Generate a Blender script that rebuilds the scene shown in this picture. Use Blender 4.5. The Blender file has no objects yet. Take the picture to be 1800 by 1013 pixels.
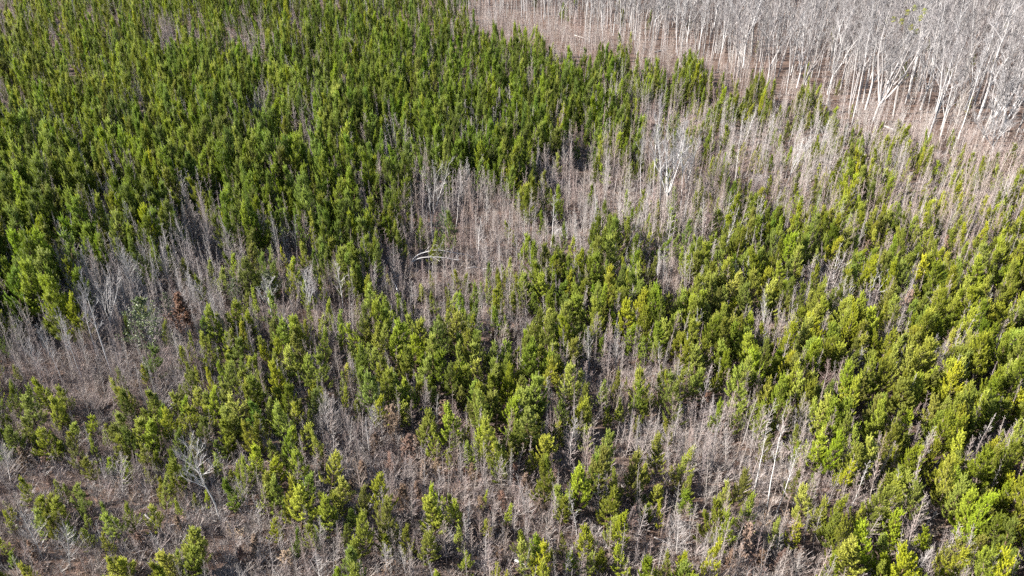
import bpy, math, random
import numpy as np
from mathutils import Vector, Matrix, Euler, noise

R = math.radians
scene = bpy.context.scene
rng = random.Random(11)

# ------------------------------------------------------------------ camera
CAM_H = 40.0
PITCH = 29.5
FPX = 1350.0            # focal length in pixels of an 1800 px wide picture
cam_data = bpy.data.cameras.new('camera')
cam_data.sensor_width = 36.0
cam_data.lens = FPX / 1800.0 * 36.0
cam_data.clip_start = 0.5
cam_data.clip_end = 6000.0
cam = bpy.data.objects.new('camera', cam_data)
scene.collection.objects.link(cam)
cam.location = (0, 0, CAM_H)
cam.rotation_euler = (R(90 - PITCH), 0, 0)
scene.camera = cam

# ------------------------------------------------------------------ sky, sun, exposure
SUN_AZ, SUN_EL = 82.0, 32.0      # the light travels this far to the right of the view, and falls at this angle
world = bpy.data.worlds.new('World')
scene.world = world
world.use_nodes = True
wn = world.node_tree
sky = wn.nodes.new('ShaderNodeTexSky')
sky.sky_type = 'NISHITA'
sky.sun_disc = False
sky.sun_elevation = R(SUN_EL)
sky.sun_rotation = R(180 + SUN_AZ)
bg = wn.nodes['Background']
bg.inputs['Strength'].default_value = 0.055
wn.links.new(sky.outputs[0], bg.inputs['Color'])
sun_data = bpy.data.lights.new('sun', 'SUN')
sun_data.energy = 5.0
sun_data.angle = R(0.53)
sun_data.color = (1.0, 0.95, 0.88)
sun = bpy.data.objects.new('sun', sun_data)
scene.collection.objects.link(sun)
sd = Vector((math.sin(R(SUN_AZ)) * math.cos(R(SUN_EL)), math.cos(R(SUN_AZ)) * math.cos(R(SUN_EL)), -math.sin(R(SUN_EL))))
sun.rotation_euler = sd.to_track_quat('-Z', 'Y').to_euler()
sun.location = (-60, -40, 80)
vs = scene.view_settings
vs.view_transform = 'Standard'
vs.look = 'None'
vs.gamma = 1.0
vs.use_curve_mapping = False
vs.exposure = 2.38
scene.cycles.max_bounces = 4
scene.cycles.diffuse_bounces = 2
scene.cycles.transmission_bounces = 2
scene.cycles.use_denoising = False

# ------------------------------------------------------------------ picture <-> place
CP, SP = math.cos(R(PITCH)), math.sin(R(PITCH))


def terr(x, y):
    fade = 1.0 / (1.0 + (max(0.0, y - 260.0) / 150.0) ** 2)
    return fade * (0.55 * math.sin(0.045 * x + 1.0) * math.cos(0.038 * y) + 0.28 * math.sin(0.11 * x + 0.07 * y) + 0.1 * math.sin(0.31 * x - 0.27 * y))


def pix(x, y, z):
    """where a point of the place falls in the 1800 x 1013 photograph"""
    dz = z - CAM_H
    depth = y * CP - dz * SP
    up = y * SP + dz * CP
    return 900 + FPX * x / depth, 506.5 - FPX * up / depth


def ray(u, v):
    a, b = (u - 900) / FPX, -(v - 506.5) / FPX
    return a, CP + b * SP, -SP + b * CP


def ground_at(u, v, h=0.0):
    dx, dy, dz = ray(u, v)
    z = h
    for _ in range(3):
        t = (CAM_H - z) / -dz
        z = h + terr(dx * t, dy * t)
    t = (CAM_H - z) / -dz
    return Vector((dx * t, dy * t, z))


def px_per_m(y):
    return FPX / (y * CP + (CAM_H - 2) * SP)


# canopy cover of the pines over the place, 45 x 30 cells seen from the camera's height (0 none, 8 closed)
ROWS = [
 "466666677777756" "665565000000000" "000000000000000",
 "566746446746667" "875666410000000" "000000000000000",
 "674688827535778" "888775777243520" "000000000000000",
 "868578788885857" "785765778657743" "630000000000000",
 "478455888787888" "878855755875577" "743614000000000",
 "468785488884858" "788888657788622" "345526300000000",
 "758886488884848" "866888477358811" "331222411320000",
 "886488888886537" "873786587526711" "421101000143211",
 "787785888788888" "674377764323411" "313411265354233",
 "488785886778888" "787242573322211" "234312587335456",
 "788737652687887" "326212245422331" "336633476442355",
 "888735752485356" "765361234646441" "246766786565446",
 "787775642256226" "763352233436535" "567688786764555",
 "887552432234244" "631232334565443" "676777488756367",
 "877221344245533" "542333455788642" "583775466888887",
 "676211342255433" "364234536888875" "485576455687667",
 "535322221332433" "364344434888888" "675577874477867",
 "224222222555623" "565656556862477" "875358887566578",
 "223223214566721" "367676546632245" "888767857875568",
 "323212223444764" "277665776534424" "788886246788787",
 "354225555455852" "565677775444464" "557775588877776",
 "465545663556731" "333546777545245" "324465688788644",
 "454244656655651" "342453677734213" "212353478767744",
 "133552454767743" "121232357645564" "213222677746645",
 "123631233367766" "331124544677666" "435322763567456",
 "465421523146776" "662342333373365" "555434534677777",
 "236454631145675" "773553322277331" "555456764568678",
 "313244532144324" "773533223266421" "344466665557788",
 "524166366321214" "642422223425253" "432355655557788",
 "545363553211113" "632232356213365" "542343446643567",
]
GRID = np.zeros((30, 45))
for j, s in enumerate(ROWS):
    assert len(s) == 45, (j, len(s))
    GRID[j] = [int(c) / 8.0 for c in s]
GRID = np.clip((GRID - .5) * 1.3 + .5, 0, 1)
GRID[12:20, 0:15] = np.minimum(1, GRID[12:20, 0:15] + .09)
GRID[5:8, 28:45] = np.minimum(1, GRID[5:8, 28:45] + .07)
GRID[8:15, 29:45] = np.maximum(0, GRID[8:15, 29:45] - .16)
GRID[15:30, 24:45] = np.maximum(0, GRID[15:30, 24:45] - .07)
GRID[10:16, 13:29] = np.maximum(0, GRID[10:16, 13:29] - .06)
GRID[4:14, 27:45] = np.maximum(GRID[4:14, 27:45], np.where(np.arange(27, 45)[None, :] - 27 < (np.arange(4, 14)[:, None] - 2) * 3.2, .40, 0))
GRID[20:30, 0:9] = np.minimum(1, GRID[20:30, 0:9] + .08)
SIZE = np.array([[7.4, 7.4, 7.2, 6.2, 5.2, 4.8], [7.2, 7.2, 6.8, 5.8, 4.8, 4.8], [6.6, 4.8, 4.2, 4.7, 4.6, 4.7], [3.4, 3.8, 4.2, 4.6, 4.9, 5.0], [3.1, 3.7, 4.0, 4.2, 4.5, 4.9]])
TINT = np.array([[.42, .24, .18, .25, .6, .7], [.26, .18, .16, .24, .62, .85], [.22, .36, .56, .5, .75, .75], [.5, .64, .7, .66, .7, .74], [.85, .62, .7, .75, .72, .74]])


def look(grid, u, v):
    h, w = grid.shape
    x = min(max(u / 1800.0 * w - 0.5, 0), w - 1.001)
    y = min(max(v / 1013.0 * h - 0.5, 0), h - 1.001)
    i, j = int(x), int(y)
    fx, fy = x - i, y - j
    return (grid[j, i] * (1 - fx) + grid[j, i + 1] * fx) * (1 - fy) + (grid[j + 1, i] * (1 - fx) + grid[j + 1, i + 1] * fx) * fy


WOOD_EDGE = [(700, -30), (770, -8), (800, 14), (900, 36), (1000, 58), (1100, 88), (1200, 108), (1300, 145), (1400, 178), (1500, 206), (1600, 236), (1700, 258), (1800, 280), (2100, 330)]


def in_wood(u, v):
    """base of the mature wood: how far above its edge, in picture lines (negative: outside)"""
    if u <= WOOD_EDGE[0][0]:
        return -1000
    for (a, b), (c, d) in zip(WOOD_EDGE, WOOD_EDGE[1:]):
        if a <= u <= c:
            return b + (d - b) * (u - a) / (c - a) - v
    return 330 - v


# ------------------------------------------------------------------ materials
def new_mat(name):
    m = bpy.data.materials.new(name)
    m.use_nodes = True
    nt = m.node_tree
    for n in list(nt.nodes):
        nt.nodes.remove(n)
    return m, nt, nt.nodes, nt.links


def ramp(nodes, stops):
    r = nodes.new('ShaderNodeValToRGB')
    e = r.color_ramp.elements
    while len(e) < len(stops):
        e.new(0.5)
    for k, (p, c) in enumerate(stops):
        e[k].position = p
        e[k].color = (*c, 1)
    return r


def attr(nodes, name, kind):
    a = nodes.new('ShaderNodeAttribute')
    a.attribute_name = name
    a.attribute_type = kind
    return a


def math_node(nodes, links, op, a, b, clamp=False):
    m = nodes.new('ShaderNodeMath')
    m.operation = op
    m.use_clamp = clamp
    for k, x in enumerate((a, b)):
        if isinstance(x, (int, float)):
            m.inputs[k].default_value = x
        else:
            links.new(x, m.inputs[k])
    return m.outputs[0]


def leaf_material(name, low, high, transl=0.3, rough=0.55, mesh_attr='fresh', bright=(0.7, 0.6), hue=.472):
    """low/high: three-stop colours old growth and fresh growth, by the tree's own tint"""
    m, nt, N, L = new_mat(name)
    out = N.new('ShaderNodeOutputMaterial')
    tint = attr(N, 'tint', 'INSTANCER')
    fr = attr(N, mesh_attr, 'GEOMETRY')
    inf = N.new('ShaderNodeObjectInfo')
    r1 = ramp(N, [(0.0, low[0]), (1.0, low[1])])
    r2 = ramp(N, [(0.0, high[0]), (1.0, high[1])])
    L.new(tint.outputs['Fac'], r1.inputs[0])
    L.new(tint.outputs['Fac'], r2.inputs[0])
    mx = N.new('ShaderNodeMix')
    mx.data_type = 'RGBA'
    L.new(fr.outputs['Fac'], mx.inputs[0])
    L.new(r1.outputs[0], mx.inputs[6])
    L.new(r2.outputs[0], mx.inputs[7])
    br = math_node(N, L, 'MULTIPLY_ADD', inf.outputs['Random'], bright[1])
    br.node.inputs[2].default_value = bright[0]
    hsv = N.new('ShaderNodeHueSaturation')
    L.new(mx.outputs[2], hsv.inputs['Color'])
    L.new(br, hsv.inputs['Value'])
    for sock, mul, lo_, rg in (('Hue', 13.7, hue - .004, .034), ('Saturation', 7.3, .93, .16)):
        w = math_node(N, L, 'MULTIPLY', inf.outputs['Random'], mul)
        w = math_node(N, L, 'FRACT', w, 0)
        w = math_node(N, L, 'MULTIPLY_ADD', w, rg)
        w.node.inputs[2].default_value = lo_
        L.new(w, hsv.inputs[sock])
    p = N.new('ShaderNodeBsdfPrincipled')
    p.inputs['Roughness'].default_value = rough
    p.inputs['Specular IOR Level'].default_value = 0.25
    L.new(hsv.outputs[0], p.inputs['Base Color'])
    t = N.new('ShaderNodeBsdfTranslucent')
    L.new(hsv.outputs[0], t.inputs[0])
    ms = N.new('ShaderNodeMixShader')
    ms.inputs[0].default_value = transl
    L.new(p.outputs[0], ms.inputs[1])
    L.new(t.outputs[0], ms.inputs[2])
    L.new(ms.outputs[0], out.inputs[0])
    return m


def bark_material(name, dark, pale, twig_d, twig_p, spots=0.35):
    """bark by the tree's own tint (0 dark .. 1 pale), its fine twigs in their own colour (attribute fresh = 1 at the twig ends)"""
    m, nt, N, L = new_mat(name)
    out = N.new('ShaderNodeOutputMaterial')
    tint = attr(N, 'tint', 'INSTANCER')
    fr = attr(N, 'fresh', 'GEOMETRY')
    r1 = ramp(N, [(0.0, dark), (1.0, pale)])
    r2 = ramp(N, [(0.0, twig_d), (1.0, twig_p)])
    L.new(tint.outputs['Fac'], r1.inputs[0])
    L.new(tint.outputs['Fac'], r2.inputs[0])
    mx = N.new('ShaderNodeMix')
    mx.data_type = 'RGBA'
    L.new(fr.outputs['Fac'], mx.inputs[0])
    L.new(r1.outputs[0], mx.inputs[6])
    L.new(r2.outputs[0], mx.inputs[7])
    tc = N.new('ShaderNodeTexCoord')
    nz = N.new('ShaderNodeTexNoise')
    nz.inputs['Scale'].default_value = 2.3
    nz.inputs['Detail'].default_value = 6
    L.new(tc.outputs['Object'], nz.inputs['Vector'])
    v = math_node(N, L, 'MULTIPLY_ADD', nz.outputs['Fac'], spots * 2)
    v.node.inputs[2].default_value = 1.0 - spots
    hsv = N.new('ShaderNodeHueSaturation')
    L.new(mx.outputs[2], hsv.inputs['Color'])
    L.new(v, hsv.inputs['Value'])
    inf = N.new('ShaderNodeObjectInfo')
    for sock, mul, lo_, rg in (('Hue', 11.3, .485, .045), ('Saturation', 5.9, .70, .65)):
        w = math_node(N, L, 'FRACT', math_node(N, L, 'MULTIPLY', inf.outputs['Random'], mul), 0)
        w = math_node(N, L, 'MULTIPLY_ADD', w, rg)
        w.node.inputs[2].default_value = lo_
        L.new(w, hsv.inputs[sock])
    p = N.new('ShaderNodeBsdfPrincipled')
    p.inputs['Roughness'].default_value = 0.8
    p.inputs['Specular IOR Level'].default_value = 0.2
    L.new(hsv.outputs[0], p.inputs['Base Color'])
    L.new(p.outputs[0], out.inputs[0])
    return m


M_NEEDLE = leaf_material('pine_needles', ((.045, .074, .011), (.095, .118, .018)), ((.125, .195, .020), (.270, .310, .040)), 0.28, bright=(.62, .82))
M_PINEBARK = bark_material('pine_bark', (.07, .05, .036), (.11, .08, .06), (.06, .05, .025), (.08, .065, .03))
M_BARK = bark_material('bare_bark', (.25, .205, .188), (.345, .335, .327), (.195, .147, .132), (.29, .272, .263))
M_WOODBARK = bark_material('wood_bark', (.14, .125, .12), (.34, .33, .328), (.085, .074, .074), (.19, .182, .186))
M_RUST = leaf_material('dry_leaves', ((.070, .034, .020), (.20, .145, .105)), ((.115, .060, .036), (.30, .225, .17)), 0.3, 0.6, hue=.488)
M_OLIVE = leaf_material('evergreen_leaves', ((.022, .040, .012), (.055, .075, .028)), ((.045, .075, .022), (.12, .14, .06)), 0.2, 0.4, hue=.49)


def ground_material():
    m, nt, N, L = new_mat('leaf_litter_soil')
    out = N.new('ShaderNodeOutputMaterial')
    geo = N.new('ShaderNodeNewGeometry')
    def noise(scale, detail=6, rough=0.6):
        n = N.new('ShaderNodeTexNoise')
        n.inputs['Scale'].default_value = scale
        n.inputs['Detail'].default_value = detail
        n.inputs['Roughness'].default_value = rough
        L.new(geo.outputs['Position'], n.inputs['Vector'])
        return n
    big, mid, fine = noise(0.07), noise(0.6), noise(7.0, 8, 0.75)
    r1 = ramp(N, [(0.25, (.038, .026, .021)), (0.5, (.080, .054, .042)), (0.75, (.14, .102, .084))])
    L.new(fine.outputs['Fac'], r1.inputs[0])
    r2 = ramp(N, [(0.3, (.080, .045, .031)), (0.55, (.095, .070, .058)), (0.8, (.15, .12, .105))])
    L.new(mid.outputs['Fac'], r2.inputs[0])
    mx = N.new('ShaderNodeMix')
    mx.data_type = 'RGBA'
    L.new(big.outputs['Fac'], mx.inputs[0])
    L.new(r1.outputs[0], mx.inputs[6])
    L.new(r2.outputs[0], mx.inputs[7])
    vor = N.new('ShaderNodeTexVoronoi')
    vor.inputs['Scale'].default_value = 11.0
    L.new(geo.outputs['Position'], vor.inputs['Vector'])
    hsv = N.new('ShaderNodeHueSaturation')
    L.new(mx.outputs[2], hsv.inputs['Color'])
    sp = N.new('ShaderNodeSeparateColor')
    L.new(vor.outputs['Color'], sp.inputs[0])
    v = math_node(N, L, 'MULTIPLY_ADD', sp.outputs[0], 0.9)
    v.node.inputs[2].default_value = 0.55
    L.new(v, hsv.inputs['Value'])
    p = N.new('ShaderNodeBsdfPrincipled')
    p.inputs['Roughness'].default_value = 0.95
    p.inputs['Specular IOR Level'].default_value = 0.1
    L.new(hsv.outputs[0], p.inputs['Base Color'])
    b = N.new('ShaderNodeBump')
    b.inputs['Strength'].default_value = 0.8
    b.inputs['Distance'].default_value = 0.12
    L.new(fine.outputs['Fac'], b.inputs['Height'])
    L.new(b.outputs[0], p.inputs['Normal'])
    L.new(p.outputs[0], out.inputs[0])
    return m


M_GROUND = ground_material()

# ------------------------------------------------------------------ ground
def build_ground():
    xs = list(np.arange(-230, 231, 3.0))
    xs = [-4000, -2500, -1500, -900, -550, -350, -280] + xs + [280, 350, 550, 900, 1500, 2500, 4000]
    ys = [-3000, -1500, -700, -300, -120, -50] + list(np.arange(-20, 361, 3.0)) + [400, 470, 600, 900, 1500, 2500, 4500]
    nx, ny = len(xs), len(ys)
    vts = [(x, y, terr(x, y)) for y in ys for x in xs]
    fcs = [(j * nx + i, j * nx + i + 1, (j + 1) * nx + i + 1, (j + 1) * nx + i) for j in range(ny - 1) for i in range(nx - 1)]
    me = bpy.data.meshes.new('ground')
    me.from_pydata(vts, [], fcs)
    me.polygons.foreach_set('use_smooth', [True] * len(fcs))
    me.materials.append(M_GROUND)
    o = bpy.data.objects.new('ground', me)
    scene.collection.objects.link(o)
    o['kind'] = 'structure'
    o['label'] = 'brown leaf litter and bare soil of the forest floor'


build_ground()


# ------------------------------------------------------------------ mesh builder
class MB:
    def __init__(self):
        self.v, self.f, self.m, self.a = [], [], [], []

    def tube(self, pts, rad, sides=3, mat=0, a0=0.0, a1=0.0):
        base = len(self.v)
        n = len(pts)
        for k in range(n):
            p = pts[k]
            d = (pts[min(k + 1, n - 1)] - pts[max(k - 1, 0)]).normalized()
            ref = Vector((0, 0, 1)) if abs(d.z) < 0.9 else Vector((1, 0, 0))
            s = d.cross(ref).normalized()
            t = d.cross(s)
            r = rad[k] if isinstance(rad, (list, tuple)) else rad
            aa = a0 + (a1 - a0) * k / (n - 1)
            for q in range(sides):
                an = 2 * math.pi * q / sides
                self.v.append(tuple(p + s * (r * math.cos(an)) + t * (r * math.sin(an))))
                self.a.append(aa)
        for k in range(n - 1):
            for q in range(sides):
                a = base + k * sides + q
                b = base + k * sides + (q + 1) % sides
                self.f.append((a, b, b + sides, a + sides))
                self.m.append(mat)

    def needles(self, p0, p1, count, ln, wd, r, spread=0.75, mat=0, fresh=(0.3, 1.0)):
        """a bottlebrush of needles round the shoot p0 -> p1"""
        ax = (p1 - p0)
        L = ax.length
        ax = ax / L
        ref = Vector((0, 0, 1)) if abs(ax.z) < 0.9 else Vector((1, 0, 0))
        s = ax.cross(ref).normalized()
        t = ax.cross(s)
        for k in range(count):
            f = (k + r.random()) / count
            an = k * 2.399963 + r.uniform(-.4, .4)
            rad = s * math.cos(an) + t * math.sin(an)
            sp = spread * (1.15 - 0.6 * f) * r.uniform(.75, 1.2)
            d = (ax * math.cos(sp) + rad * math.sin(sp))
            l = ln * r.uniform(.75, 1.15)
            q = p0 + ax * (L * f)
            w = (d.cross(rad if abs(d.dot(rad)) < .95 else s)).normalized() * (wd * r.uniform(.8, 1.2))
            tip = q + d * l + Vector((0, 0, -0.02))
            b = len(self.v)
            self.v += [tuple(q - w * .6), tuple(q + w * .6), tuple(q + d * (l * .55) + w), tuple(tip), tuple(q + d * (l * .55) - w)]
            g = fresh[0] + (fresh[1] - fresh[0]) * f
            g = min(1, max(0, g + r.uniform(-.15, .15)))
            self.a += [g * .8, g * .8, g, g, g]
            self.f.append((b, b + 1, b + 2, b + 3, b + 4))
            self.m.append(mat)

    def leaf(self, p, d, up, ln, wd, mat, g):
        d = d.normalized()
        s = d.cross(up)
        s = s.normalized() * wd if s.length > 1e-4 else Vector((wd, 0, 0))
        n = s.cross(d).normalized()
        b = len(self.v)
        self.v += [tuple(p), tuple(p + d * ln * .5 + s + n * ln * .12), tuple(p + d * ln), tuple(p + d * ln * .5 - s + n * ln * .12)]
        self.a += [g] * 4
        self.f += [(b, b + 1, b + 2), (b, b + 2, b + 3)]
        self.m += [mat] * 2

    def mesh(self, name, mats):
        me = bpy.data.meshes.new(name)
        me.from_pydata(self.v, [], self.f)
        for m in mats:
            me.materials.append(m)
        me.polygons.foreach_set('material_index', self.m)
        at = me.attributes.new('fresh', 'FLOAT', 'POINT')
        at.data.foreach_set('value', self.a)
        me.update()
        return me


def V(x, y, z):
    return Vector((x, y, z))


def polar(az, el):
    return Vector((math.cos(az) * math.cos(el), math.sin(az) * math.cos(el), math.sin(el)))


# ------------------------------------------------------------------ pine
def make_pine(seed, h=6.0, rad=1.25, dens=1.0, lean=0.0):
    """a young pine of whorled, upswept branches, each shoot a bottlebrush of needles"""
    r = random.Random(seed)
    tr, cr = MB(), MB()
    bend = [V(r.uniform(-.05, .05) * k, r.uniform(-.05, .05) * k, 0) for k in range(7)]
    tp = [V(0, 0, -0.15)] + [V(bend[k].x, bend[k].y, h * .96 * k / 6) for k in range(1, 7)]
    tr.tube(tp, [.085, .075, .062, .05, .038, .026, .012], 6, 0, 0, .3)
    lob, lph = r.uniform(.12, .35), r.uniform(0, 6.28)

    def axis(z):
        t = min(max(z / (h * .96) * 6, 0), 5.999)
        i = int(t)
        return tp[i].lerp(tp[i + 1], t - i)
    z = h * r.uniform(.14, .20)
    az0 = r.uniform(0, 6.28)

    def shoot(p, d, L, fr, cnt=17):
        d = d.normalized()
        e = p + d * L
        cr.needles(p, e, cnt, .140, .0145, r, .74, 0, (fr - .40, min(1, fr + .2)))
    while z < h * .90:
        t = z / h
        prof = (min(1.0, 0.55 + t * 2.0)) * (1 - t) ** (.72 if rad > 1.28 else 1.0) * (1.22 if rad > 1.28 else 1.45)
        nb = r.choice((4, 5, 5, 6)) if t < .7 else r.choice((4, 5))
        az0 += r.uniform(.5, 1.1)
        for k in range(nb):
            if r.random() > 0.92 * dens:
                continue
            az = az0 + 2 * math.pi * k / nb + r.uniform(-.35, .35)
            L = rad * prof * r.uniform(.55, 1.3) * (1 + lob * math.sin(az + lph + 3 * t))
            el = R(12 + 36 * t) + r.uniform(-.15, .18)
            pts = [axis(z + r.uniform(-.1, .1))]
            d = polar(az, el)
            nseg = 4
            for q in range(nseg):
                d = (d + V(0, 0, .14 + .10 * q) + V(r.uniform(-.08, .08), r.uniform(-.08, .08), 0)).normalized()
                pts.append(pts[-1] + d * (L / nseg))
            cr.tube(pts, [.016 * (1.25 - t) + .006, .013, .010, .007, .005], 3, 1, .2, .6)
            ns = max(3, int(L * 7.4 * dens + r.random()))
            for q in range(ns):
                f = .34 + .62 * (q + r.random() * .6) / ns
                g = f * nseg
                i = min(int(g), nseg - 1)
                bp = pts[i].lerp(pts[i + 1], min(1, g - i))
                bd = (pts[i + 1] - pts[i]).normalized()
                side = bd.cross(V(0, 0, 1)).normalized() * (1 if q % 2 else -1)
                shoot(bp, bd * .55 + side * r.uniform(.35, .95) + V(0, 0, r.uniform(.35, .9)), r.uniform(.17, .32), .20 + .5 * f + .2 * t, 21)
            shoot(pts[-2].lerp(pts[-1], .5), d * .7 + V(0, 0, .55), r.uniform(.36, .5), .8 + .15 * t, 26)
        z += r.uniform(.30, .44) * (1.0 if t < .7 else .7)
    top = axis(h)
    shoot(axis(h * .86), V(r.uniform(-.08, .08), r.uniform(-.08, .08), 1), h * .14 + .35, 1.0, 64)
    for k in range(4):
        shoot(axis(h * .92), polar(az0 + k * 1.57 + r.uniform(-.3, .3), R(66)), .5, .95, 28)
    return tr.mesh('pine_trunk', [M_PINEBARK]), cr.mesh('pine_crown', [M_NEEDLE, M_PINEBARK])


# ------------------------------------------------------------------ leafless trees
def make_sapling(seed, h=5.0, spread=.85, nb=26, twigs=5, r0=.032, el0=48, start=.14, leaves=0, leaf_mat=None, leafsize=.085):
    """slim leafless young broadleaf: one straight stem, many fine ascending branches"""
    r = random.Random(seed)
    tr, cr = MB(), MB()
    n = 7
    wob = .045 * h / 5
    tp = [V(0, 0, -.1)]
    x = y = 0
    for k in range(1, n + 1):
        x += r.uniform(-wob, wob)
        y += r.uniform(-wob, wob)
        tp.append(V(x, y, h * k / n))
    tr.tube(tp, [r0 * (1.06 - k / n) + .004 for k in range(n + 1)], 5, 0, 0, .55)

    def axis(z):
        t = min(max(z / h * n, 0), n - .001)
        i = int(t)
        return tp[i].lerp(tp[i + 1], t - i)
    az = r.uniform(0, 6.28)
    for k in range(nb):
        t = start + (1 - start) * (k + r.random()) / nb * .98
        az += 2.4 + r.uniform(-.5, .5)
        L = spread * (min(1, .45 + 1.9 * t) * (1.06 - t) ** .75) * r.uniform(.55, 1.25)
        d = polar(az, R(el0) + r.uniform(-.25, .25))
        p = axis(t * h)
        pts = [p]
        for q in range(3):
            d = (d + V(r.uniform(-.14, .14), r.uniform(-.14, .14), r.uniform(.0, .22))).normalized()
            pts.append(pts[-1] + d * (L / 3))
        cr.tube(pts, [r0 * .36 * (1.15 - t), r0 * .25 * (1.15 - t) + .002, .0045, .003], 3, 0, .45, .8)
        for q in range(twigs):
            f = .2 + .78 * (q + r.random()) / twigs
            g = f * 3
            i = min(int(g), 2)
            bp = pts[i].lerp(pts[i + 1], min(1, g - i))
            dd = (pts[i + 1] - pts[i]).normalized()
            dv = (dd + V(r.uniform(-.8, .8), r.uniform(-.8, .8), r.uniform(-.1, .7))).normalized()
            tl = L * r.uniform(.22, .45)
            m = bp + dv * tl * .5
            e = m + (dv + V(r.uniform(-.3, .3), r.uniform(-.3, .3), .2)).normalized() * tl * .5
            cr.tube([bp, m, e], [.0048, .0038, .0026], 3, 0, .85, 1)
            if leaves:
                for _ in range(leaves):
                    lp = bp.lerp(e, r.random()) + V(r.uniform(-.05, .05), r.uniform(-.05, .05), r.uniform(-.07, .03))
                    cr.leaf(lp, V(r.uniform(-1, 1), r.uniform(-1, 1), r.uniform(-1, .3)), V(r.uniform(-.5, .5), r.uniform(-.5, .5), 1), leafsize * r.uniform(.7, 1.4), leafsize * .32, 1, r.random())
            else:
                for _ in range(2):
                    b2 = bp.lerp(e, r.uniform(.3, .9))
                    e2 = b2 + (dv + V(r.uniform(-.9, .9), r.uniform(-.9, .9), r.uniform(0, .7))).normalized() * tl * r.uniform(.3, .6)
                    cr.tube([b2, e2], [.0036, .0024], 3, 0, 1, 1)
    return tr.mesh('sapling_trunk', [M_BARK]), cr.mesh('sapling_crown', [M_BARK] + ([leaf_mat] if leaf_mat else []))


def make_tall(seed, h=19.0, start=.42, spread=.20, nl=13, r0=.20, el0=48, fork=0, sub=6, tw=4, wob=.22, fine=2, bark=None):
    """forest-grown broadleaf without leaves: long pale trunk, ascending limbs, three orders of twigs.  fork: main stems from low down"""
    r = random.Random(seed)
    tr, cr = MB(), MB()

    def stem(p0, d0, L, ra, rb, n, drift, up=.04):
        pts, d = [p0], d0
        for k in range(n):
            d = (d + V(r.uniform(-drift, drift), r.uniform(-drift, drift), up)).normalized()
            pts.append(pts[-1] + d * (L / n))
        return pts, [ra + (rb - ra) * k / n for k in range(n + 1)]

    def along(pts, f):
        g = f * (len(pts) - 1)
        i = min(int(g), len(pts) - 2)
        return pts[i].lerp(pts[i + 1], g - i), (pts[i + 1] - pts[i]).normalized()

    def twig(p, d, L, rr, depth):
        m = p + d * L * .5
        e = m + (d + V(r.uniform(-.35, .35), r.uniform(-.35, .35), r.uniform(-.05, .35))).normalized() * L * .5
        cr.tube([p, m, e], [rr, rr * .75, rr * .5], 3, 0, .7 if depth else .9, 1)
        if depth:
            for _ in range(fine):
                b = p.lerp(e, r.uniform(.25, .95))
                twig(b, (d + V(r.uniform(-.8, .8), r.uniform(-.8, .8), r.uniform(-.1, .6))).normalized(), L * r.uniform(.4, .65), rr * .6, depth - 1)

    def branch(p, d, L, rr):
        pts, rad = stem(p, d, L, rr, rr * .3, 5, .17, .06)
        cr.tube(pts, rad, 4, 0, .15, .6)
        for k in range(sub):
            f = .18 + .8 * (k + r.random()) / sub
            bp, bd = along(pts, min(.99, f))
            sl = L * (1.1 - f * .75) * r.uniform(.32, .6)
            dd = (bd + V(r.uniform(-.9, .9), r.uniform(-.9, .9), r.uniform(-.1, .6))).normalized()
            p2, r2 = stem(bp, dd, sl, max(rr * .42 * (1.2 - f), .012), .009, 3, .2, .05)
            cr.tube(p2, r2, 3, 0, .4, .8)
            for q in range(tw):
                tp_, td = along(p2, .15 + .84 * (q + r.random()) / tw)
                twig(tp_, (td + V(r.uniform(-.8, .8), r.uniform(-.8, .8), r.uniform(0, .6))).normalized(), sl * r.uniform(.3, .5) + .15, .0105 * h / 12, 1)
    stems = []
    if fork:
        hp = h * r.uniform(.10, .3)
        pts, rad = stem(V(0, 0, -.2), V(0, 0, 1), hp + .2, r0, r0 * .9, 3, .05)
        tr.tube(pts, rad, 8, 0, 0, .05)
        for k in range(fork):
            a = 2 * math.pi * k / fork + r.uniform(-.4, .4)
            L = (h - hp) * r.uniform(.82, 1.02)
            p2, q2 = stem(pts[-1] - V(0, 0, .05), polar(a, R(r.uniform(60, 80))), L, r0 * .72, r0 * .1, 8, .13, .03)
            tr.tube(p2, q2, 6, 0, 0, .25)
            stems.append((p2, q2, .22))
    else:
        pts, rad = stem(V(0, 0, -.2), V(0, 0, 1), h + .2, r0, r0 * .1, 10, wob * .22, .06)
        tr.tube(pts, rad, 8, 0, 0, .25)
        stems.append((pts, rad, start))
    for pts, rad, st in stems:
        az = r.uniform(0, 6.28)
        n = max(4, int(nl / len(stems)))
        for k in range(n):
            t = st + (1 - st) * (k + r.random() * .8) / n
            az += 2.4 + r.uniform(-.6, .6)
            p, d = along(pts, min(t, .99))
            rr = max(.3 * r0, rad[0] + (rad[-1] - rad[0]) * t) * r.uniform(.45, .7)
            u = (t - st) / (1 - st)
            L = spread * h * (1.05 - .7 * u) * (.6 + .4 * min(1, u * 3)) * r.uniform(.65, 1.25)
            branch(p, polar(az, R(el0 + 14 * u) + r.uniform(-.25, .25)), L, rr)
    return tr.mesh('tree_trunk', [bark or M_BARK]), cr.mesh('tree_crown', [bark or M_BARK])


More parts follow.
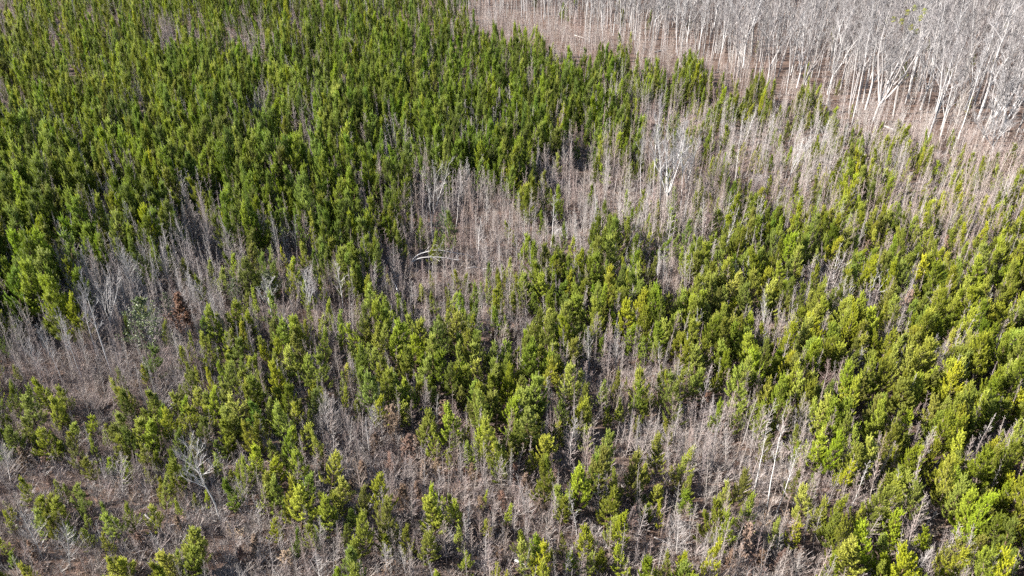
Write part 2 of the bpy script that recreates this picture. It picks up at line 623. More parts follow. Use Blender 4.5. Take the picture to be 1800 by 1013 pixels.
def make_shrub(seed, h=1.0, w=.8, stems=14, twigs=5, leaves=0, leaf_mat=None, leafsize=.08):
    """low many-stemmed bush"""
    r = random.Random(seed)
    tr, cr = MB(), MB()
    for k in range(stems):
        a = r.uniform(0, 6.28)
        d = polar(a, R(r.uniform(38, 85)))
        L = h * r.uniform(.6, 1.15)
        p = V(math.cos(a), math.sin(a), 0) * (w * .18 * r.random()) + V(0, 0, -.05)
        pts = [p]
        for q in range(3):
            d = (d + V(r.uniform(-.2, .2), r.uniform(-.2, .2), r.uniform(-.1, .12))).normalized()
            pts.append(pts[-1] + d * (L / 3))
        tr.tube(pts, [.011, .008, .006, .004], 3, 0, .3, .8)
        for q in range(twigs):
            i = r.choice((0, 1, 1, 2, 2))
            bp = pts[i].lerp(pts[i + 1], r.random())
            dv = (d + V(r.uniform(-.9, .9), r.uniform(-.9, .9), r.uniform(-.2, .7))).normalized()
            e = bp + dv * L * r.uniform(.15, .38)
            cr.tube([bp, e], [.006, .003], 3, 0, .9, 1)
            for _ in range(leaves):
                lp = bp.lerp(e, r.uniform(.2, 1.1)) + V(r.uniform(-.06, .06), r.uniform(-.06, .06), r.uniform(-.06, .06))
                cr.leaf(lp, V(r.uniform(-1, 1), r.uniform(-1, 1), r.uniform(-.8, .6)), V(r.uniform(-.5, .5), r.uniform(-.5, .5), 1), leafsize * r.uniform(.7, 1.3), leafsize * .34, 1, r.random())
    return tr.mesh('shrub_stems', [M_BARK]), cr.mesh('shrub_crown', [M_BARK] + ([leaf_mat] if leaf_mat else []))


# ------------------------------------------------------------------ things
COL = scene.collection


def thing(name, loc, rot, scl, meshes, label, cat, group=None, tint=.5, tint_trunk=None, parts=('trunk', 'crown')):
    e = bpy.data.objects.new(name, None)
    e.empty_display_size = .3
    COL.objects.link(e)
    e.location = loc
    e.rotation_euler = rot
    e.scale = scl
    e['label'] = label
    e['category'] = cat
    if group:
        e['group'] = group
    for k, (pn, me) in enumerate(zip(parts, meshes)):
        o = bpy.data.objects.new(pn, me)
        COL.objects.link(o)
        o.parent = e
        o['tint'] = float(tint if (k or tint_trunk is None) else tint_trunk)
    return e


def lean_to(base, u, v):
    """height and lean of something rooted at base whose top shows at (u, v): the top stands over the line through the base parallel to the picture"""
    dx, dy, dz = ray(u, v)
    t = base.y / dy
    top = Vector((dx * t, base.y, CAM_H + dz * t))
    return top - base


def tilt_euler(vec, spin):
    q = Vector((0, 0, 1)).rotation_difference(vec.normalized())
    return (q.to_matrix() @ Matrix.Rotation(spin, 3, 'Z')).to_euler()


# ---- mesh variants, built once and shared
PINES = [make_pine(101 + k, 6.0, rd, dn) for k, (rd, dn) in enumerate([(1.30, 1.0), (1.15, 1.0), (1.45, 1.0), (1.05, .95), (1.35, .95), (.85, 1.0), (1.2, .62), (1.55, .85), (1.0, .7), (1.25, .8), (.8, .55)])]
SAPS = [make_sapling(201 + k, 5.0, sp, nb, tw, r0, el) for k, (sp, nb, tw, r0, el) in enumerate(
    [(.85, 34, 6, .028, 54), (1.05, 40, 7, .032, 50), (.65, 30, 6, .024, 60), (1.3, 44, 7, .034, 48), (.9, 24, 6, .028, 42), (.8, 42, 6, .026, 62)])]
TALLS = [make_tall(301 + k, 19.0, st, sp, nl, r0, el, bark=M_WOODBARK) for k, (st, sp, nl, r0, el) in enumerate(
    [(.42, .20, 15, .135, 54), (.36, .23, 16, .165, 50), (.46, .17, 14, .11, 58), (.40, .21, 17, .15, 52), (.5, .19, 14, .125, 52)])]
TALLS += [make_tall(311, 19.0, .3, .24, 24, .2, 46, fork=2, bark=M_WOODBARK), make_tall(312, 17.0, .3, .26, 26, .2, 42, fork=3, bark=M_WOODBARK)]
OAKS = [make_tall(321, 17.0, .3, .25, 30, .24, 42, fork=5, sub=7, fine=3, bark=M_WOODBARK), make_tall(322, 16.0, .25, .27, 28, .22, 38, fork=4, sub=7, fine=3, bark=M_WOODBARK), make_tall(323, 15.0, .2, .30, 34, .20, 40, fork=6, sub=8, tw=5, fine=3, bark=M_WOODBARK)]
# broad, low white skeletons standing among the pines
SNAGS = [make_tall(331, 7.5, .35, .26, 10, .085, 42, sub=5, tw=3, wob=.5, fine=1), make_tall(332, 7.0, .25, .30, 10, .08, 36, fork=2, sub=5, tw=3, fine=1),
         make_tall(333, 8.0, .5, .15, 9, .08, 50, sub=4, tw=3, wob=.35, fine=1), make_tall(334, 7.0, .15, .30, 12, .07, 55, fork=4, sub=5, tw=4, fine=2)]
BUSHY = [make_sapling(241 + k, 3.6, sp, 44, 7, .035, el, .05) for k, (sp, el) in enumerate([(1.35, 55), (1.1, 62), (1.6, 48)])]
RUSTS = [make_sapling(261 + k, 3.2, sp, 30, 6, .03, 40, .08, leaves=8, leaf_mat=M_RUST, leafsize=.13) for k, sp in enumerate((1.15, .9, 1.35))]
OLIVES = [make_sapling(271 + k, 4.2, sp, 34, 7, .05, 40, .06, leaves=11, leaf_mat=M_OLIVE, leafsize=.10) for k, sp in enumerate((1.9, 1.5))]
LICHEN = make_tall(341, 7.5, .5, .30, 13, .075, 34, sub=7, tw=4, wob=.6, fine=2)
LOWS = [make_shrub(401, 1.0, .9, 22, 7), make_shrub(402, .8, 1.0, 24, 6), make_shrub(403, 1.3, .8, 18, 8), make_shrub(404, .75, .9, 12, 3, 4, M_RUST, .10)]

KEEP = []
LM = []          # landmarks: (picture x, picture y, phrase)


def landmark(base_px, top_px, meshes, mesh_h, name, label, cat, tint=.8, short=None, group=None, wide=1.0, spin=None, tint_trunk=None):
    b = ground_at(*base_px)
    v = lean_to(b, *top_px)
    s = v.length / mesh_h
    KEEP.append((b.x, b.y, 1.0 + .03 * v.length, min(3.0, 1.2 + .35 * v.length)))
    e = thing(name, b, tilt_euler(v, rng.uniform(0, 6.28) if spin is None else spin), (s * wide, s * wide, s), meshes, label, cat, group, tint, tint_trunk)
    if short:
        LM.append(((base_px[0] + top_px[0]) / 2, (base_px[1] + top_px[1]) / 2, short))
    return e


# ---- leafless trees one can single out
BT = 'bare_tree'
landmark((1498, 217), (1531, 8), TALLS[2], 19, BT, 'tallest slim pale leafless tree standing at the edge of the mature wood', 'tree', .95, 'the slim pale tree at the wood edge')
oak = landmark((1535, 213), (1603, 6), OAKS[0], 17, BT, 'massive many-stemmed leafless oak with yellow-green mistletoe in its crown', 'tree', .5, 'the many-stemmed oak', wide=.9)
landmark((1627, 257), (1692, 55), OAKS[1], 16, BT, 'pale spreading leafless tree with crooked limbs beside the many-stemmed oak', 'tree', .65, 'the crooked pale tree', wide=.7)
landmark((1650, 254), (1683, 118), TALLS[0], 19, BT, 'shorter pale leafless tree just right of the crooked spreading one', 'tree', .8)
landmark((1763, 242), (1790, 112), OAKS[2], 15, BT, 'broad domed white leafless tree at the right edge of the picture', 'tree', 1.0, 'the white domed tree', wide=1.25)
landmark((1745, 280), (1748, 188), OAKS[2], 15, BT, 'broad tan leafless tree below the white domed one at the right edge', 'tree', .55, 'the tan domed tree', wide=1.3, spin=1.3)
landmark((1262, 123), (1286, -6), OAKS[1], 16, BT, 'white leafless tree with a sharply elbowed limb at the wood edge', 'tree', .95, 'the elbowed white tree', wide=.55, spin=.4)
landmark((1225, 108), (1243, -12), TALLS[3], 19, BT, 'straight white leafless tree left of the elbowed one', 'tree', .95)
landmark((1297, 116), (1312, 8), TALLS[1], 19, BT, 'pale leafless tree with a spreading top right of the elbowed one', 'tree', .85)
landmark((1036, 77), (1040, -22), TALLS[4], 19, BT, 'white straight trunk rising out of the picture top behind the pines', 'tree', 1.0)
landmark((1090, 96), (1089, 22), SNAGS[2], 8, BT, 'thin grey broken snag standing beside the lone pine at the wood edge', 'tree', .35)
landmark((1190, 98), (1203, -10), TALLS[2], 19, BT, 'pale slim leafless tree on the wood edge right of the lone pine', 'tree', .9)
landmark((1120, 52), (1131, -40), TALLS[0], 19, BT, 'white leafless tree directly behind the lone pine', 'tree', .95)
landmark((1147, 348), (1157, 172), TALLS[3], 19, BT, 'tall white leafless tree alone in the middle of the pines', 'tree', .95, 'the tall white tree amid the pines', wide=.8)
landmark((1172, 372), (1188, 196), OAKS[0], 17, BT, 'tall white many-branched leafless tree just right of the tall slim one amid the pines', 'tree', .95, 'the many-branched white tree', wide=.62)
landmark((1205, 352), (1213, 232), OAKS[2], 15, BT, 'smaller bushy white leafless tree beside the two tall white trees', 'tree', .85, wide=.75)
landmark((1160, 364), (1167, 208), TALLS[1], 19, BT, 'grey fine-twigged leafless tree between the two tall white trees amid the pines', 'tree', .75, wide=1.1)
landmark((1197, 368), (1208, 222), TALLS[3], 19, BT, 'pale fine-twigged leafless tree on the right flank of the tall white trees', 'tree', .85, wide=1.2)
landmark((1182, 340), (1193, 236), TALLS[0], 19, BT, 'shorter grey leafless tree behind the tall white trees amid the pines', 'tree', .7, wide=1.3)
landmark((1126, 352), (1131, 228), TALLS[4], 19, BT, 'thin grey leafless tree on the left flank of the tall white trees', 'tree', .7, wide=1.1)
landmark((757, 398), (786, 266), SNAGS[1], 7, BT, 'bent white double-stemmed leafless tree on the shaded pine edge', 'tree', .95, 'the bent double-stemmed tree', wide=.6)
landmark((760, 410), (758, 328), SNAGS[2], 8, BT, 'straight white bare stem in the dark gap below the bent double-stemmed tree', 'tree', .95)
landmark((802, 400), (803, 332), SNAGS[2], 8, BT, 'thin pale bare stem standing right of the straight one in the dark gap', 'tree', .8)
landmark((968, 442), (970, 342), SNAGS[2], 8, BT, 'tall white bare stem above the dark green pine grove', 'tree', .98, 'the tall white stem by the grove')
landmark((997, 440), (998, 386), SNAGS[0], 7.5, BT, 'short white snag next to the tall white stem above the grove', 'tree', .9)
landmark((842, 466), (840, 388), SNAGS[0], 7.5, BT, 'grey-white bare tree right of the arched trunks', 'tree', .85, 'the grey tree by the arched trunks')
landmark((1155, 502), (1160, 433), BUSHY[1], 3.6, BT, 'narrow bright white twiggy tree at the upper right of the grove', 'tree', 1.0, 'the narrow white twiggy tree', wide=.7)
landmark((602, 550), (604, 468), SNAGS[0], 7.5, BT, 'white bare tree with side branches at the start of the open strip', 'tree', .95, 'the white tree of the open strip')
landmark((200, 665), (143, 486), TALLS[2], 19, BT, 'longest of the white leaning stems at the dark hollow', 'tree', .9, 'the long leaning white stem', wide=1.0, spin=.3)
landmark((175, 640), (139, 500), TALLS[4], 19, BT, 'leaning white stem close behind the longest one at the dark hollow', 'tree', .8)
landmark((148, 676), (112, 545), TALLS[2], 19, BT, 'leaning white stem, second of the row left of the longest one', 'tree', .92, spin=2.)
landmark((133, 660), (98, 552), SNAGS[2], 8, BT, 'thin grey leaning stem between two whiter leaning stems', 'tree', .6)
landmark((112, 678), (78, 576), TALLS[0], 19, BT, 'leftmost of the white leaning stems at the dark hollow', 'tree', .92, spin=1.)
landmark((245, 536), (214, 438), BUSHY[0], 3.6, BT, 'bright white bushy leafless tree against the dark hollow', 'tree', 1.0, 'the bright white bushy tree')
landmark((195, 598), (184, 478), SNAGS[3], 7, BT, 'white drooping leafless tree left of the bright bushy one', 'tree', .95, wide=.8)
landmark((300, 512), (281, 420), BUSHY[1], 3.6, BT, 'grey narrow leafless tree right of the bright white bushy one', 'tree', .75, wide=.7)
landmark((348, 552), (328, 480), BUSHY[1], 3.6, BT, 'white upright leafless tree above the rusty oak', 'tree', .98, 'the white tree above the rusty oak', wide=.8)
landmark((365, 552), (352, 488), SNAGS[0], 7.5, BT, 'thin white branched snag just right of the upright tree above the rusty oak', 'tree', .9)
landmark((72, 667), (48, 596), BUSHY[0], 3.6, BT, 'grey-white twiggy tree at the far left below the dark pines', 'tree', .85, 'the grey twiggy tree at the far left')
landmark((545, 560), (541, 472), SNAGS[3], 7, BT, 'white dead tree with tangled limbs left of the open strip', 'tree', 1.0, 'the tangled dead tree')
landmark((480, 562), (468, 488), SNAGS[3], 7, BT, 'white dead tree with arching twigs in the green undergrowth', 'tree', .95, 'the arching dead tree', wide=1.2, spin=2.2)
landmark((335, 464), (307, 378), BUSHY[1], 3.6, BT, 'whitish leafless sapling in the grey gap among the shaded pines', 'tree', .8, wide=.6)
landmark((372, 458), (352, 338), BUSHY[1], 3.6, BT, 'tall purplish-grey leafless tree in the grey gap among the shaded pines', 'tree', .5, 'the tall tree in the grey gap', wide=.6)
landmark((410, 470), (392, 395), BUSHY[0], 3.6, BT, 'broad purplish-grey leafless tree right of the tall one in the grey gap', 'tree', .45)
landmark((493, 464), (475, 374), BUSHY[1], 3.6, BT, 'grey leafless tree in the dark pocket under the pines', 'tree', .6, 'the grey tree of the dark pocket', wide=.6)
landmark((1463, 503), (1476, 428), SNAGS[1], 7, BT, 'spreading white dead tree ringed by bright pines', 'tree', 1.0, 'the spreading white dead tree', wide=1.0)
landmark((1443, 499), (1448, 447), SNAGS[0], 7.5, BT, 'small grey-white dead tree left of the spreading one', 'tree', .85)
landmark((1521, 543), (1557, 468), SNAGS[1], 7, BT, 'white dead tree forked in two like a letter Y', 'tree', 1.0, 'the forked dead tree', wide=.75, spin=.2)
landmark((1342, 582), (1344, 510), BUSHY[1], 3.6, BT, 'pale narrow leafless tree in the gap above the dense pine ridge', 'tree', .9, 'the pale tree above the pine ridge', wide=.7)
landmark((1507, 662), (1516, 610), BUSHY[1], 3.6, BT, 'small white leafless tree in a dark pocket of the pine ridge', 'tree', .9, 'the small white tree in the ridge')
landmark((1160, 660), (1158, 610), SNAGS[0], 7.5, BT, 'white branched skeleton tree in the pale clearing', 'tree', .95, 'the white skeleton tree of the clearing')
landmark((1035, 650), (1033, 575), BUSHY[1], 3.6, BT, 'white twiggy tree at the top of the pale clearing', 'tree', .9, wide=.8)
landmark((392, 924), (333, 776), LICHEN, 7.5, BT, 'big leaning lichen-white tree with an open spreading crown', 'tree', .95, 'the big leaning lichen-white tree', wide=.95, spin=.9, tint_trunk=.75)
landmark((124, 998), (114, 924), BUSHY[2], 3.6, BT, 'round white twiggy bush tree near the bottom left corner', 'tree', 1.0, 'the round white bush tree at bottom left')
landmark((216, 872), (212, 798), BUSHY[0], 3.6, BT, 'greyish-white thicket tree left of the big leaning tree', 'tree', .8, 'the greyish thicket tree')
landmark((652, 778), (654, 714), BUSHY[0], 3.6, BT, 'round white twiggy tree above the rusty saplings', 'tree', 1.0, 'the round white twiggy tree')
landmark((577, 770), (572, 692), BUSHY[2], 3.6, BT, 'broad mauve-grey leafless tree left of the round white one', 'tree', .6, 'the broad mauve-grey tree')
landmark((965, 714), (962, 664), BUSHY[1], 3.6, BT, 'small white leafless tree in shade beside the central pines', 'tree', .95)
landmark((1117, 810), (1124, 732), BUSHY[1], 3.6, BT, 'pale narrow leafless tree right of the tall central pine', 'tree', .85, 'the pale tree right of the central pine', wide=.6)
landmark((1013, 942), (1014, 886), SNAGS[0], 7.5, BT, 'small bright white sapling near the foot of the tall lime pine', 'tree', 1.0, 'the small bright white sapling')
for k, (b, t, l) in enumerate([((1325, 868), (1347, 738), 'first'), ((1348, 892), (1383, 744), 'second'), ((1365, 904), (1398, 784), 'third')]):
    landmark(b, t, SNAGS[2], 8, BT, l + ' from the left of three long slanting white stems in the pinkish gap', 'tree', .98, 'the ' + l + ' slanting white stem', wide=.75)
landmark((1247, 845), (1261, 738), BUSHY[1], 3.6, BT, 'pinkish-grey feathery leafless tree left of the slanting white stems', 'tree', .55, 'the feathery pinkish tree', wide=.55)
landmark((1497, 892), (1520, 812), SNAGS[2], 8, BT, 'thin slanting stem under the big shadowed pine clump', 'tree', .85, 'the thin stem under the pine clump')
landmark((1623, 938), (1638, 890), SNAGS[0], 7.5, BT, 'short white slanting stem amid the lower right pines', 'tree', .9, 'the short white stem amid the pines')
landmark((1605, 1012), (1640, 962), BUSHY[0], 3.6, BT, 'grey twiggy sapling at the bottom edge amid the lower right pines', 'tree', .75)
landmark((1190, 975), (1192, 905), BUSHY[2], 3.6, BT, 'mauve-grey twiggy tree beside the bare shaded ground', 'tree', .75, 'the mauve-grey twiggy tree')
landmark((75, 985), (40, 900), BUSHY[2], 3.6, BT, 'pale bluish twiggy bush tree at the left edge', 'tree', .9)
landmark((20, 850), (5, 780), BUSHY[2], 3.6, BT, 'bluish-grey twiggy tree cut by the left edge', 'tree', .8)
landmark((680, 1010), (676, 955), BUSHY[0], 3.6, BT, 'white twiggy sapling at the bottom below the dark pine clump', 'tree', .9)
landmark((1302, 272), (1331, 196), SNAGS[2], 8, BT, 'thin pale stem bent over at its tip in the thin pines', 'tree', .85)
landmark((1290, 332), (1295, 248), SNAGS[2], 8, BT, 'thin straight pale stem left of the brush pile', 'tree', .85)
landmark((1378, 338), (1416, 244), SNAGS[3], 7, BT, 'white slanting many-branched tree right of the brush pile', 'tree', .98, wide=.6)

# mistletoe in the big oak
def mistletoe():
    r = random.Random(5)
    inv = oak.matrix_world.inverted()
    for (u, v) in [(1595, 22), (1608, 14), (1618, 32), (1625, 20), (1585, 38), (1571, 34), (1602, 48), (1612, 56)]:
        mb = MB()
        dx, dy, dz = ray(u, v)
        t = (oak.location.y + r.uniform(-2, 2)) / dy
        c = Vector((dx * t, dy * t, CAM_H + dz * t))
        for _ in range(130):
            d = Vector((r.gauss(0, 1), r.gauss(0, 1), r.gauss(0, 1))).normalized()
            mb.leaf(c + d * .42 * r.random() ** .4, d + Vector((r.uniform(-.5, .5), r.uniform(-.5, .5), .2)), Vector((0, .3, 1)), .17, .05, 0, r.random())
        me = mb.mesh('mistletoe', [M_NEEDLE])
        o = bpy.data.objects.new('mistletoe_foliage', me)
        COL.objects.link(o)
        o.parent = oak
        o['tint'] = 1.0
        o['label'] = 'yellow-green mistletoe ball'
        o.matrix_parent_inverse = inv


bpy.context.view_layer.update()
mistletoe()


# ---- arched and fallen white trunks
def pole(name, pts, rad, label, cat, twigs=0, tint=1.0, seed=1, group=None):
    r = random.Random(seed)
    o0 = pts[0].copy()
    tr, cr = MB(), MB()
    q = [p - o0 for p in pts]
    fine = []
    for k in range(len(q) - 1):
        a, b, c, d = q[max(k - 1, 0)], q[k], q[k + 1], q[min(k + 2, len(q) - 1)]
        for s in range(4):
            t = s / 4
            fine.append(.5 * (2 * b + (c - a) * t + (2 * a - 5 * b + 4 * c - d) * t * t + (3 * b - a - 3 * c + d) * t ** 3))
    fine.append(q[-1])
    n = len(fine)
    tr.tube(fine, [rad * (1 - .7 * k / n) for k in range(n)], 8, 0, 0, .1)
    for k in range(twigs):
        i = int(n * r.uniform(.55, .98))
        d = Vector((r.uniform(-1, 1), r.uniform(-1, 1), r.uniform(-.4, 1))).normalized()
        L = r.uniform(.5, 1.4)
        m = fine[i] + d * L * .5
        e = m + (d + Vector((r.uniform(-.4, .4), r.uniform(-.4, .4), .1))).normalized() * L * .5
        cr.tube([fine[i], m, e], [.018, .012, .006], 3, 0, .3, .8)
        for _ in range(4):
            b = m.lerp(e, r.random())
            cr.tube([b, b + (d + Vector((r.uniform(-.9, .9), r.uniform(-.9, .9), r.uniform(-.3, .6)))).normalized() * L * .35], [.008, .004], 3, 0, .7, 1)
    ms = [tr.mesh('arched_trunk', [M_BARK])]
    if twigs:
        ms.append(cr.mesh('arched_twigs', [M_BARK]))
    thing(name, o0, (0, 0, 0), (1, 1, 1), ms, label, cat, group, tint)


def at_depth(u, v, y):
    dx, dy, dz = ray(u, v)
    t = y / dy
    return Vector((dx * t, y, CAM_H + dz * t))


b = ground_at(719, 474)
b.z -= .1
pole('arched_trunk', [b, at_depth(722, 463, b.y), at_depth(729, 453, b.y), at_depth(741, 445.5, b.y + .2), at_depth(767, 440, b.y + .3), at_depth(790, 443, b.y + .4), at_depth(818, 447.5, b.y + .5)], .085,
     'upper of two long white trunks bent over in an arch', 'tree', 16, .9, 3)
b = ground_at(716, 478)
b.z -= .1
pole('arched_trunk', [b, at_depth(720, 468, b.y), at_depth(728, 458.5, b.y), at_depth(743, 453, b.y), at_depth(767, 452, b.y), at_depth(787, 454, b.y), at_depth(806, 458, b.y)], .075,
     'lower of two long white trunks bent over in an arch', 'tree', 14, .9, 4)
LM.append((770, 455, 'the arched white trunks'))
for (u0, v0, u1, v1, l) in [(818, 473, 846, 471, 'white fallen pole lying right of the arched trunks'), (849, 473, 868, 477, 'short crooked white pole end at the tail of the longer one'), (724, 521, 742, 521, 'short white log lying below the arched trunks'),
                            (700, 514, 690, 494, 'stubby pale broken pole left of the arched trunks'), (905, 985, 935, 1003, 'thin pale fallen pole at the bottom edge in the leafless patch')]:
    a, c = ground_at(u0, v0, 1.0), ground_at(u1, v1, .8)
    m = a.lerp(c, .5) + V(0, 0, .15)
    pole('fallen_pole', [a, m, c], .08, l, 'log', 0, 1.0)


# ---- brush piles: arching cut limbs over a dark hollow
def brush_pile(u, v, w, label, seed):
    r = random.Random(seed)
    b = ground_at(u, v)
    e = bpy.data.objects.new('brush_pile', None)
    COL.objects.link(e)
    e.location = b
    e['label'] = label
    e['category'] = 'brush pile'
    for k in range(26):
        a = r.uniform(0, 6.28)
        mb = MB()
        p0 = polar(a, 0) * w * r.uniform(.5, 1.0)
        p2 = polar(a + r.uniform(2.2, 4.0), 0) * w * r.uniform(.3, 1.0)
        p1 = (p0 + p2) * .5 + V(0, 0, w * r.uniform(.5, 1.3))
        pts = []
        for q in range(8):
            t = q / 7
            pts.append(p0 * (1 - t) ** 2 + p1 * 2 * t * (1 - t) + p2 * t * t)
        mb.tube(pts, [.035 * (1.05 - q / 8) for q in range(8)], 4, 0, .1, .7)
        for q in range(10):
            i = r.randrange(2, 8)
            d = Vector((r.uniform(-1, 1), r.uniform(-1, 1), r.uniform(-.6, .7))).normalized()
            mb.tube([pts[i], pts[i] + d * r.uniform(.2, .6)], [.009, .004], 3, 0, .8, 1)
        o = bpy.data.objects.new('limb', mb.mesh('limb', [M_BARK]))
        COL.objects.link(o)
        o.parent = e
        o['tint'] = r.uniform(.5, .95)


KEEP += [(ground_at(1335, 322).x, ground_at(1335, 322).y, 2.0, 5.0), (ground_at(985, 412).x, ground_at(985, 412).y, 1.6, 4.0), (ground_at(765, 480).x, ground_at(765, 480).y, 4.2, 3.0)]
brush_pile(1335, 322, 1.9, 'brush pile of arching pale limbs over a dark hollow in the thin pines', 2)
brush_pile(985, 412, 1.4, 'brush pile in the dark hollow right of the tall white stem', 3)
LM.append((1335, 312, 'the brush pile'))

# ---- rusty and evergreen broadleaves
for (u, v, wpx, tint, l, short) in [
    (335, 604, 84, .06, 'dark rusty oak bush still in dead leaf beside the olive evergreen', 'the dark rusty oak'),
    (868, 612, 30, .25, 'small red-brown leafy sapling in the open strip', 'the red-brown sapling of the open strip'),
    (884, 622, 26, .15, 'darker rusty sapling just right of the red-brown one in the open strip', None),
    (1085, 632, 36, .35, 'orange-brown leafy sapling on the edge of the pale clearing', 'the orange-brown sapling'),
    (1655, 448, 30, .5, 'tan and rust leafy shrub in the thin pines on the right', 'the tan shrub'),
    (1418, 500, 22, .2, 'small rusty shrub left of the spreading white dead tree', None),
    (1588, 560, 38, .55, 'dusty pink shrub right of the forked dead tree', 'the dusty pink shrub'),
    (695, 775, 48, .45, 'pinkish-brown leafy sapling below the round white twiggy tree', 'the pinkish-brown sapling'),
    (720, 810, 46, .55, 'pale copper leafy sapling in the middle of the rusty patch', 'the pale copper sapling'),
    (785, 745, 38, .2, 'rust-brown leafy sapling under the central pines', 'the rust-brown sapling under the pines'),
    (640, 850, 40, .3, 'rusty leafy sapling above the dark pine clump at bottom centre', 'the rusty sapling above the clump'),
    (712, 900, 46, .3, 'red-brown leafy sapling right of the dark pine clump at bottom centre', 'the red-brown sapling by the clump'),
    (748, 850, 40, .6, 'tan leafy sapling at the lower end of the rusty patch', None),
    (882, 885, 24, .4, 'small salmon-coloured leafy sapling in the leafless patch', 'the salmon sapling'),
    (830, 850, 34, .35, 'rusty leafy sapling left of the salmon one', None),
    (925, 870, 40, .6, 'pale pinkish leafy sapling right of the salmon one', None),
    (455, 985, 46, .6, 'pink-tan leafy sapling at the bottom left of centre', 'the pink-tan sapling'),
    (430, 1000, 34, .35, 'russet leafy sapling left of the pink-tan one at the bottom', None),
    (1305, 988, 62, .8, 'pale tan leafy bush standing out at the bottom right of centre', 'the pale tan bush'),
    (1370, 1005, 40, .3, 'reddish leafy shrub right of the pale tan bush', None),
    (65, 985, 36, .1, 'dark red-brown shrub near the bottom left corner', 'the dark red-brown shrub'),
    (52, 830, 40, .25, 'rust-brown shrub on the left edge slope', 'the rust-brown shrub on the left'),
    (320, 945, 34, .3, 'low russet shrub below the big leaning tree', None),
    (250, 965, 30, .3, 'low red-brown shrub left of the big leaning tree foot', None),
    (680, 40, 12, .3, 'orange-brown shrub far off behind the shaded pines', None),
    (1520, 455, 24, .4, 'russet shrub between the two white dead trees', None),
    (1060, 800, 30, .3, 'rusty shrub right of the central pines in their shade', None),
    (1240, 720, 34, .25, 'rusty shrub at the upper end of the pinkish gap', None)]:
    g = ground_at(u, v)
    KEEP.append((g.x, g.y, 1.2, 2.6))
    s = wpx / px_per_m(g.y) / 2.1
    thing('dry_leaf_sapling', g, (0, 0, rng.uniform(0, 6.28)), (s, s, s * rng.uniform(.8, 1.05)), rng.choice(RUSTS), l, 'sapling', 'saplings still in dead leaf', tint, .4)
    if short:
        LM.append((u, v - 20, short))
for (u, v, wpx, k, tint, l, short) in [(272, 632, 96, 0, .75, 'broad olive-grey evergreen bush beside the dark rusty oak', 'the olive evergreen bush'), (782, 420, 46, 0, .15, 'dark glossy evergreen bush above the arched trunks', 'the dark evergreen'),
                                       (480, 545, 60, 1, .8, 'grey-green evergreen shrub under the arching dead tree', None), (420, 548, 50, 1, .6, 'green evergreen shrub left of the arching dead tree', None),
                                       (300, 560, 40, 1, .3, 'dark evergreen shrub in the shade above the olive bush', None), (1190, 235, 26, 1, .9, 'pale green evergreen shrub behind the two tall white trees', None)]:
    g = ground_at(u, v)
    KEEP.append((g.x, g.y, 1.8, 4.0))
    s = wpx / px_per_m(g.y) / 3.2
    thing('evergreen_shrub', g, (0, 0, rng.uniform(0, 6.28)), (s, s, s), OLIVES[k], l, 'shrub', None, tint, .4)
    if short:
        LM.append((u, v - 30, short))

# more saplings in dead leaf, scattered where the photo turns rusty
RUST_SPOTS = [(660, 800, 34), (742, 775, 30), (690, 835, 38), (735, 880, 34), (800, 790, 30), (770, 835, 28), (845, 900, 30), (905, 850, 34), (950, 900, 30), (975, 850, 26), (620, 870, 32), (1010, 870, 30),
              (1120, 655, 28), (1060, 640, 26), (1205, 690, 30), (900, 600, 20), (700, 655, 20), (860, 640, 18), (360, 985, 34), (505, 1000, 36), (150, 830, 30), (95, 865, 26), (1280, 1005, 40), (1335, 1000, 36),
              (1400, 985, 30), (1560, 575, 26), (1620, 560, 22), (1685, 470, 20), (1130, 930, 30), (1085, 985, 34)]
for (u, v, wpx) in RUST_SPOTS:
    g = ground_at(u, v)
    s = wpx / px_per_m(g.y) / 2.1
    near = min(LM, key=lambda q: (q[0] - u) ** 2 + (q[1] - v) ** 2)
    side = ('right' if u > near[0] else 'left') if abs(u - near[0]) > abs(v - near[1]) else ('just below' if v > near[1] else 'just above')
    side = side + ' of' if side in ('left', 'right') else side
    t = min(1, max(.05, rng.gauss(.42, .18)))
    thing('dry_leaf_sapling', g, (0, 0, rng.uniform(0, 6.28)), (s, s, s * rng.uniform(.7, 1.0)), rng.choice(RUSTS), f"{'pale copper' if t > .5 else 'russet' if t > .32 else 'dark rusty'} half-bare leafy sapling {side} {near[2]}", 'sapling',
          'saplings still in dead leaf', t, .4)


# logs and poles on the floor
for k, (u0, v0, u1, v1, rad) in enumerate([(905, 47, 928, 43, .16), (1010, 62, 1034, 70, .14), (1150, 92, 1178, 86, .16), (1240, 132, 1268, 126, .13), (1330, 150, 1350, 168, .14), (1420, 190, 1452, 184, .16), (1555, 222, 1580, 232, .18),
                                           (1690, 262, 1722, 254, .16), (300, 925, 345, 905, .07), (350, 890, 385, 905, .06), (255, 905, 280, 930, .06), (1120, 915, 1165, 900, .07), (1150, 945, 1185, 960, .06), (840, 960, 870, 945, .06)]):
    a, c = ground_at(u0, v0, rad * .8), ground_at(u1, v1, rad * .5)
    near = min(LM, key=lambda q: (q[0] - u0) ** 2 + (q[1] - v0) ** 2)
    pole('fallen_log', [a, a.lerp(c, .5) + V(0, 0, .03), c], rad, f"{'grey' if k % 2 else 'pale'} fallen log {'right of' if u0 > near[0] else 'left of'} {near[2]}", 'log', 4, .45 + .1 * (k % 3), 60 + k, 'fallen logs')

# ------------------------------------------------------------------ planting
LM_G = [(ground_at(u, v + 25).x, ground_at(u, v + 25).y) for u, v, _ in LM]


def near_edge(u, v, mu=70, mv=70):
    return -mu < u < 1800 + mu and -mv < v < 1013 + mv


